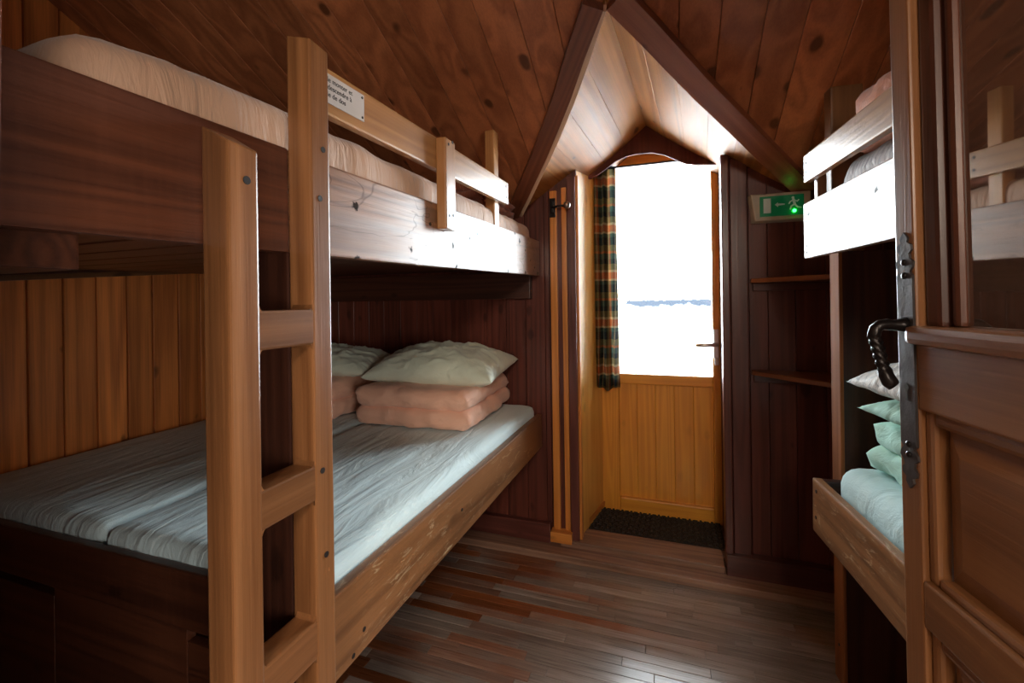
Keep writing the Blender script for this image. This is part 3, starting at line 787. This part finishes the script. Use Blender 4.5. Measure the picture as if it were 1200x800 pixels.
# mattresses and bedding, left
def place(name, bm, mat, loc, rz=0, label=None, cat=None, group=None, smooth=True, rx=0, ry=0):
    o = from_bm(name, bm, mat, None, Matrix.Translation(V(loc)) @ Euler((rx, ry, rz)).to_matrix().to_4x4(), smooth)
    tag(o, label, cat, group); return o
def sagf(sx, sy, k):
    def f(p):
        if k: p.z -= k*max(0, (-sy/2+.30-p.y)/.30)**1.5*(p.z > .1)
        if p.z > .05: p.z -= 0* k*(1-(2*p.x/sx)**2)*(1-(2*p.y/sy)**2)*.0 + .006*noise.noise(V((p.x*3, p.y*2.2, 4)))
        return p
    return f
place('mattress', soft_box((.755, 1.735, .150), .030, .03, .004, (11, 3.5, 4), 1, sagf(.8, 1.7, 0)), M['sheet'], (-1.125, 1.655, .684), 0, 'pale mint sheeted mattress on the lower left bunk, nearer the aisle', 'mattress')
place('mattress', soft_box((.875, 1.735, .152), .034, .03, .004, (9, 3.5, 4), 5, sagf(.8, 1.7, 0)), M['sheet'], (-1.945, 1.655, .684), 0, 'pale mint sheeted mattress on the lower left bunk, against the plank wall', 'mattress')
place('mattress', soft_box((.80, 2.13, .225), .050, .03, .005, (4, 14, 4), 9, sagf(.8, 2.13, .035)), M['peachsheet'], (-1.142, 1.42, ub(1.2)+.088), 0, 'apricot sheeted mattress on the upper left bunk', 'mattress', rx=.012)

def folded(w, d, t, layers, seed, lean=0, shift=.012):
    """a quilt folded in layers: rounded soft slabs joined by a fold along one side, in one mesh"""
    out = bmesh.new()
    for k in range(layers):
        h = t/layers*1.10
        b = soft_box((w*(1-.02*k), d*(1-.015*k), h), min(h*.48, .06), .022, .007, (9, 9, 12), seed+3*k)
        off = V((shift*(k-.5)*(1 if k % 2 else -1), -.010*k, t/layers*k*.97))
        for v in b.verts:
            q = v.co
            z = q.z*(1+.10*noise.noise(V((q.x*4+seed, q.y*4, k))))
            rid = 1-abs(noise.noise(V((q.x*9+seed, q.y*9, q.z*14+k)))*2.2); nrm_ = V((q.x/w*2, q.y/d*2, (q.z/h-.5)*2)); q = q + nrm_*(.015*max(0, rid)**2-.003)
            q2 = V((q.x, q.y, z)) + off
            # droop at the rim
            e = max(abs(q.x)/(w/2), abs(q.y)/(d/2))
            q2.z -= .014*max(0, e-.6)**1.5*(k > 0)
            v.co = q2
        me = bpy.data.meshes.new('t'); b.to_mesh(me); b.free(); out.from_mesh(me); bpy.data.meshes.remove(me)
    for v in out.verts:
        if v.co.z < 0: v.co.z = 0
    return out
place('folded_duvet', folded(.63, .66, .19, 2, 3), M['duvet'], (-1.205, 2.175, .842), .03, 'folded peach duvet on the lower left bunk below the larger sage pillow', 'duvet')
place('pillow', pillow_bm(.73, .50, .25, 2), M['pillow'], (-1.18, 2.21, 1.008), .06, 'plump sage green pillow on the folded peach duvet nearest the balcony door', 'pillow', rx=.10)
place('folded_duvet', folded(.55, .60, .20, 2, 11), M['duvet'], (-1.93, 2.14, .838), 0, 'folded peach duvet in the shade against the plank wall on the lower left bunk', 'duvet')
place('pillow', pillow_bm(.60, .46, .17, 8), M['pillow'], (-1.87, 2.16, 1.05), .2, 'shaded sage green pillow on the folded duvet against the plank wall', 'pillow', rx=.05, ry=.08)
place('folded_blanket', folded(.50, .42, .15, 3, 21), M['duvetbrown'], (-1.06, 2.18, 1.90), 0, 'rust brown folded blanket at far end of the upper left bunk', 'blanket')

# ------------------------------------------------------------------ right bunk (turned a few degrees)
G = Matrix.Translation(V((.49, 1.89, 0))) @ Matrix.Rotation(radians(5), 4, 'Z')
rb = empty('bunk_bed', (.49, 1.89, 0), radians(5)); tag(rb, 'narrow wooden bunk bed on the right behind the open brown door', 'bunk bed')
o = board('side_rail', (0, -1.60, .607), (0, 0, .603), (0, 0, .19), (.03, 0, 0), M['rail'], rb, .006, G, 24, .003); o['label'] = 'scuffed lower side rail'
screws(o, [(0, -.035, .755), (0, -.03, .66)], (-1, 0, 0), .006, mw=G)
o = board('upper_side_board', (0, -1.60, 1.592), (0, .045, 1.594), (0, 0, .205), (.03, 0, 0), M['board'], rb, .005, G, 24, .0025); o['label'] = 'glossy scratched upper side board'
screws(o, [(0, .02, 1.64), (0, .02, 1.615), (0, .02, 1.73)], (-1, 0, 0), .005, mw=G)
g2 = board('guard_rail', (0, -1.2, 1.874), (0, .04, 1.876), (0, 0, .102), (.026, 0, 0), M['guard'], rb, .005, G); g2['label'] = 'pale upper guard rail'
screws(g2, [(0, .015, 1.945), (0, .015, 1.91)], (-1, 0, 0), .005, mw=G)
board('guard_upright', (-.001, -.735, 1.69), (-.001, -.735, 1.972), (0, .10, 0), (-.034, 0, 0), M['guard'], rb, .005, G)
board('guard_upright', (.032, .002, 1.72), (.032, .002, 1.99), (0, .03, 0), (.03, 0, 0), M['guard'], rb, .004, G)
hb = board('head_panel', (.125, .065, .0), (.125, .065, 1.62), (.90, 0, 0), (0, .03, 0), M['darkpost'], rb, .003, G)
hp2 = board('head_post', (.112, .045, 0), (.112, .045, 1.64), (.013, 0, 0), (0, .075, 0), M['mattpost'], rb, .004, G); hp2['label'] = 'orange brown post at head of the bunk'
screws(hp2, [(.111, .08, .14)], (-1, 0, 0), .005, mw=G)
board('upper_post', (.10, .06, 1.62), (.10, .06, 2.235), (.105, 0, 0), (0, .06, 0), M['ladder'], rb, .006, G)
board('end_rail', (.03, .03, .62), (1.0, .03, .62), (0, 0, .15), (0, .03, 0), M['darkpost'], rb, .004, G)
bm = bmesh.new()
for k in range(12): boxc(bm, .032, 1.03, -1.55+k*.13, -1.45+k*.13, 1.64, 1.662, .003)
from_bm('slat_base', bm, M['boarddark'], rb, G)
bm = bmesh.new()
for k in range(12): boxc(bm, .032, 1.03, -1.55+k*.13, -1.45+k*.13, .66, .682, .003)
from_bm('slat_base', bm, M['boarddark'], rb, G)
def rplace(name, bm, mat, loc, label, cat, rz=0, rx=0, ry=0):
    o = from_bm(name, bm, mat, None, G @ Matrix.Translation(V(loc)) @ Euler((rx, ry, rz)).to_matrix().to_4x4(), True); tag(o, label, cat); return o
rplace('mattress', soft_box((.95, 1.52, .185), .065, .03, .004, (5, 7, 4), 31), M['sheetr'], (.53, -.80, .684), 'pale aqua sheeted mattress on the lower right bunk', 'mattress')
rplace('folded_duvet', folded(.56, .46, .17, 2, 41), M['mint'], (.412, -.31, .872), 'folded mint green duvet on the lower right bunk', 'duvet', .05)
rplace('pillow', pillow_bm(.62, .42, .13, 12), M['mint'], (.405, -.335, 1.045), 'flat mint green pillow directly on the folded mint duvet', 'pillow', .06)
rplace('pillow', pillow_bm(.62, .44, .16, 15), M['floral'], (.390, -.31, 1.150), 'white and grey patterned pillow topping the mint bedding', 'pillow', .03, .0, -.12)
rplace('mattress', soft_box((.95, 1.45, .235), .085, .03, .008, (8, 8, 8), 51), M['greystripe'], (.51, -.84, 1.664), 'grey striped mattress on the upper right bunk', 'mattress')
rplace('folded_duvet', folded(.62, .85, .20, 2, 61), M['duvetorange'], (.36, -.60, 1.895), 'folded orange duvet on the upper right bunk', 'duvet')

# ---- corner shelves between the right bunk head and the far wall
for zt, lab in ((1.548, 'upper orange brown corner shelf below the green emergency light'), (1.085, 'lower orange brown corner shelf between head panel and far wall')):
    bm = bmesh.new(); P = [(.400, 2.505), (.80, 2.075), (1.30, 2.125), (1.30, 2.543), (.400, 2.543)]
    plank_poly(bm, [(x, y, zt) for x, y in P], (0, 0, -1), .022, .003)
    mw = Matrix.Translation(V((.4, 2.5, zt))) @ Matrix.Rotation(-.82, 4, 'Z'); bmesh.ops.transform(bm, matrix=mw.inverted(), verts=bm.verts)
    s = from_bm('corner_shelf', bm, M['shelf'], None, mw); tag(s, lab, 'shelf')
    board('cleat', (.41, 2.52, zt-.062), (1.25, 2.52, zt-.062), (0, 0, .038), (0, .024, 0), M['trimdark'], s, .003)

# ---- emergency light
ex = empty('emergency_light', (.525, 2.54, 1.89)); tag(ex, 'green lit emergency exit light box on the dark far wall', 'exit sign')
bm = bmesh.new(); hexa(bm, [(.418, 2.495, 1.832), (.655, 2.495, 1.832), (.667, 2.544, 1.825), (.406, 2.544, 1.825), (.402, 2.495, 1.965), (.660, 2.495, 1.965), (.672, 2.544, 1.972), (.392, 2.544, 1.972)], .006, 3)
from_bm('housing', bm, M['white'], ex)
bm = bmesh.new(); boxc(bm, .440, .630, 2.492, 2.497, 1.852, 1.951, .001); gp = from_bm('sign_face', bm, M['green'], ex)
bm = bmesh.new(); boxc(bm, .456, .488, 2.4905, 2.4925, 1.868, 1.940)
# arrow to the left
ar = [(.505, 1.907), (.519, 1.919), (.519, 1.912), (.548, 1.910), (.548, 1.904), (.519, 1.902), (.519, 1.895)]
plank_poly(bm, [(x, 2.4925, z) for x, z in ar], (0, -1, 0), .002, 0)
# running figure: head, trunk, arms, legs
cyl(bm, (.583, 2.4925, 1.936), (.583, 2.4905, 1.936), .0062, n=14)
for a, b2, r in (((.585, 1.927), (.590, 1.904), .0055), ((.584, 1.925), (.571, 1.917), .0028), ((.571, 1.917), (.566, 1.908), .0026), ((.587, 1.924), (.601, 1.917), .0028), ((.601, 1.917), (.607, 1.924), .0026), ((.589, 1.904), (.575, 1.895), .0036), ((.575, 1.895), (.571, 1.880), .0032), ((.591, 1.903), (.602, 1.890), .0036), ((.602, 1.890), (.617, 1.886), .0032)):
    d = (V((b2[0]-a[0], 0, b2[1]-a[1]))).normalized(); n = V((-d.z, 0, d.x))*r
    A, B = V((a[0], 2.4925, a[1])), V((b2[0], 2.4925, b2[1])); A -= d*r*.6; B += d*r*.6
    plank_poly(bm, [A+n, B+n, B-n, A-n], (0, -1, 0), .002, 0)
from_bm('pictogram', bm, M['signwhite'], gp)
bm = bmesh.new(); sphere(bm, (.588, 2.489, 1.872), .0085); from_bm('lamp_lens', bm, M['lamp'], ex, smooth=True)

# ------------------------------------------------------------------ the open room door at the right
dirw = V((-sin(radians(19.3-10.5)), cos(radians(19.3-10.5)), 0))
S = V((.370, .93, 0)); e = -dirw; nin = V((-e.y, e.x, 0))            # e: towards the hinge, nin: into the leaf
if nin.x < 0: nin = -nin
sag = Matrix.Identity(4); sag[0][2] = -.0175
DW = Matrix((e, nin, V((0, 0, 1)))).transposed().to_4x4()
DM = Matrix.Translation(S - e*(-.0175*0)) @ DW
def dsh(p):                                    # leaf hangs slightly out of plumb
    return V((p[0] + -.019*(p[2]-1.25), p[1], p[2]))
dr = empty('door_2', S, 0); tag(dr, 'open brown panelled room door with dark glass and iron handle', 'door', kind='structure')
def dbox(name, x0, x1, z0, z1, y0, y1, bev=.004, mat=None, vert=False, par=None):
    bm = bmesh.new()
    hexa(bm, [dsh(p) for p in [(x0, y0, z0), (x1, y0, z0), (x1, y1, z0), (x0, y1, z0), (x0, y0, z1), (x1, y0, z1), (x1, y1, z1), (x0, y1, z1)]], bev)
    mw = DM.copy()
    if vert: mw = DM @ Matrix.Rotation(-pi/2, 4, 'Y')
    bmesh.ops.transform(bm, matrix=mw.inverted() @ DM, verts=bm.verts)
    return from_bm(name, bm, mat or M['rdoor'], par or dr, mw)
T = .042; DL = .80
st = dbox('stile', 0, .046, .01, 2.12, 0, T, vert=True)
dbox('stile', DL-.09, DL, .01, 2.12, 0, T, vert=True)
dbox('top_rail', .046, DL-.09, 2.0, 2.12, 0, T)
dbox('lock_rail', .046, DL-.09, 1.268, 1.372, 0, T)
dbox('rail', .046, DL-.09, .925, .998, 0, T)
dbox('bottom_rail', .046, DL-.09, .01, .16, 0, T)
dbox('sill_moulding', .040, DL-.09, 1.372, 1.402, -.016, T, .010)
dbox('glazing_bead', .046, .082, 1.40, 2.0, .012, T-.004, .009, M['darkpost'], True)
dbox('glazing_bead', .088, .106, 1.402, 2.0, .020, T-.006, .008, M['boarddark'], True)
dbox('glass_pane', .100, DL-.085, 1.395, 2.005, .030, .036, 0, M['darkglass'])
for z0, z1 in ((.998, 1.268), (.16, .925)):
    dbox('panel_moulding', .046, .066, z0, z1, .008, T-.008, .007, None, True)
    dbox('panel_moulding', .066, DL-.09, z1-.022, z1, .008, T-.008, .007)
    dbox('panel_moulding', .066, DL-.09, z0, z0+.016, .008, T-.008, .007)
    bm = bmesh.new()
    x0, x1 = .070, DL-.10; zz0, zz1 = z0+.016, z1-.022; m_ = .035
    A = [(x0, .026, zz0), (x1, .026, zz0), (x1, .026, zz1), (x0, .026, zz1)]; B = [(x0+m_, .014, zz0+m_), (x1-m_, .014, zz0+m_), (x1-m_, .014, zz1-m_), (x0+m_, .014, zz1-m_)]
    Cc = [(x, .034, z) for x, _, z in A]
    va, vb, vc = ([bm.verts.new(dsh(p)) for p in q] for q in (A, B, Cc))
    bm.faces.new(vb); bm.faces.new(vc[::-1])
    for k in range(4):
        bm.faces.new((va[k], va[(k+1) % 4], vb[(k+1) % 4], vb[k])); bm.faces.new((vc[k], vc[(k+1) % 4], va[(k+1) % 4], va[k]))
    from_bm('door_panel', bm, M['rdoor'], dr, DM)
# long plate with scalloped ends
pc = .027; prof2 = []
def plate_half(zc, zs):
    return [(w_, zc+zs*h_) for w_, h_ in ((.018, 0), (.0185, .008), (.012, .014), (.019, .022), (.021, .030), (.013, .036), (.011, .044), (.017, .050), (.016, .058), (.007, .063), (.009, .070), (.0, .080))]
up_, dn_ = plate_half(1.475, 1), plate_half(1.215, -1)
ring = [(pc+w_, z) for w_, z in dn_[::-1]] + [(pc+w_, z) for w_, z in up_] + [(pc-w_, z) for w_, z in up_[::-1][1:]] + [(pc-w_, z) for w_, z in dn_[:-1]]
bm = bmesh.new(); plank_poly(bm, [dsh((x, 0, z)) for x, z in ring], (0, -1, 0), .0035, 0)
pt = from_bm('lock_plate', bm, M['plate'], st, DM); pt['label'] = 'grey iron lock plate with scalloped ends'
bm = bmesh.new()
for z in (1.505, 1.483, 1.207, 1.19): sphere(bm, dsh((pc, -.004, z)), .0055, 10, (1, .6, 1))
from_bm('rivet', bm, M['iron'], pt, DM, True)
bm = bmesh.new(); c = dsh((pc, -.0030, 1.300)); cyl(bm, c, c+V((0, -.0015, 0)), .0055, n=14); x, y, z = c; boxc(bm, x-.0028, x+.0028, y-.0015, y, z-.022, z-.002); from_bm('keyhole', bm, M['bolt'], pt, DM)
bm = bmesh.new(); z0 = 1.402; b0 = dsh((pc, 0, z0))
path = [V((0, -.003, 0)), V((0, -.010, 0)), V((0, -.022, 0)), V((0, -.030, .001)), V((0, -.040, 0)), V((0, -.047, -.006)), V((.001, -.050, -.016))]
rads = [.013, .0105, .0088, .0098, .0090, .0092, .0092]
tw = [None]*7
for k in range(1, 25):
    t = k/24; path.append(V((.006*t, -.050+.012*t, -.016-.058*t))); rads.append(.0092); tw.append(k*.33)
path += [V((.008, -.037, -.082)), V((.010, -.033, -.093)), V((.012, -.028, -.098))]; rads += [.0105, .0115, .0105]; tw += [None, None, None]
tube(bm, [b0+p for p in path], rads, 16, tw)
hd = from_bm('handle', bm, M['iron'], pt, DM, True); hd['label'] = 'black twisted wrought iron handle'

# ------------------------------------------------------------------ outside: snow and a low snowy stone wall
bm = bmesh.new(); g = bmesh.ops.create_grid(bm, x_segments=40, y_segments=40, size=60)
for v in bm.verts:
    v.co.y += 64; v.co.z = -1.5+.5*noise.noise(v.co*.08)+max(0, v.co.y-20)*.012
o = from_bm('ground', bm, M['snow'], smooth=True); tag(o, 'bright overexposed snow field outside the door glass', 'snow', kind='structure')
bm = bmesh.new(); n = 60; rows = []
for i in range(n+1):
    t = i/n; x = -1.65+4.3*t
    top = 1.42+.02*t+.035*noise.noise(V((x*6, 0, 0)))+.03*noise.noise(V((x*17, 3, 0)))
    if t < .03: top -= .25*(1-t/.03)
    rows.append([bm.verts.new((x, 18.+dy+.04*noise.noise(V((x*5, dy*9, z))), z)) for dy, z in ((0, -1.6), (-.02, .3), (.03, top-.05), (.15, top), (.4, top-.02), (.5, -1.6))])
for a, b2 in zip(rows, rows[1:]):
    for k in range(5): bm.faces.new((a[k], b2[k], b2[k+1], a[k+1]))
bm.faces.new(rows[0]); bm.faces.new(rows[-1][::-1])
mw = Matrix.Translation(V((0, 18, .4))); bmesh.ops.transform(bm, matrix=mw.inverted(), verts=bm.verts)
o = from_bm('stone_wall', bm, M['stone'], None, mw); tag(o, 'low snowy stone wall outside, seen hazily through the door glass', 'stone wall')

# ------------------------------------------------------------------ light
wd = bpy.data.worlds.new('overcast_sky'); SC.world = wd; wd.use_nodes = True
bg = wd.node_tree.nodes['Background']; bg.inputs[0].default_value = (.88, .95, 1, 1); bg.inputs[1].default_value = 34
def area(name, loc, size, energy, rot, col=(1, 1, 1), portal=False):
    l = bpy.data.lights.new(name, 'AREA'); l.shape = 'RECTANGLE'; l.size, l.size_y = size; l.energy = energy; l.color = col
    o = bpy.data.objects.new(name, l); COL.objects.link(o); o.location = loc; o.rotation_euler = rot
    if portal: l.cycles.is_portal = True
    return o
area('door_glass_portal', (-.025, YD+.04, 1.64), (.60, 1.40), 1, (radians(-90), 0, 0), portal=True)
area('added_corridor_fill', (.38, -1.7, 2.2), (.5, .3), 34, (radians(62), 0, radians(14)), (1, .86, .70))  # unseen warm fill added behind the camera to brighten ladder and bedding

area('added_left_wall_fill', (1.12, -.75, 1.20), (.7, .9), 30, (radians(90), 0, radians(60)), (1, .95, .87))  # side fill added to light the left planks through the doorway; no window there

# ------------------------------------------------------------------ camera
cam = bpy.data.cameras.new('camera'); co = bpy.data.objects.new('camera', cam); COL.objects.link(co); SC.camera = co
th, rl = radians(19.3), radians(.8)
fw = V((-sin(th), cos(th), 0)); rt = V((cos(th), sin(th), 0)); up = V((0, 0, 1))
xa = rt*cos(rl)-up*sin(rl); ya = rt*sin(rl)+up*cos(rl)
co.matrix_world = Matrix.Translation(V((0, 0, H))) @ Matrix((xa, ya, -fw)).transposed().to_4x4()
cam.sensor_fit = 'HORIZONTAL'; cam.sensor_width = 36; cam.lens = 520/1200*36; cam.shift_y = -47/1200; cam.clip_start = .02

vs = SC.view_settings; vs.view_transform = 'Standard'; vs.look = 'None'; vs.gamma = 1; vs.use_curve_mapping = False; vs.exposure = 0
SC.cycles.max_bounces = 10; SC.cycles.diffuse_bounces = 6; SC.cycles.transparent_max_bounces = 12
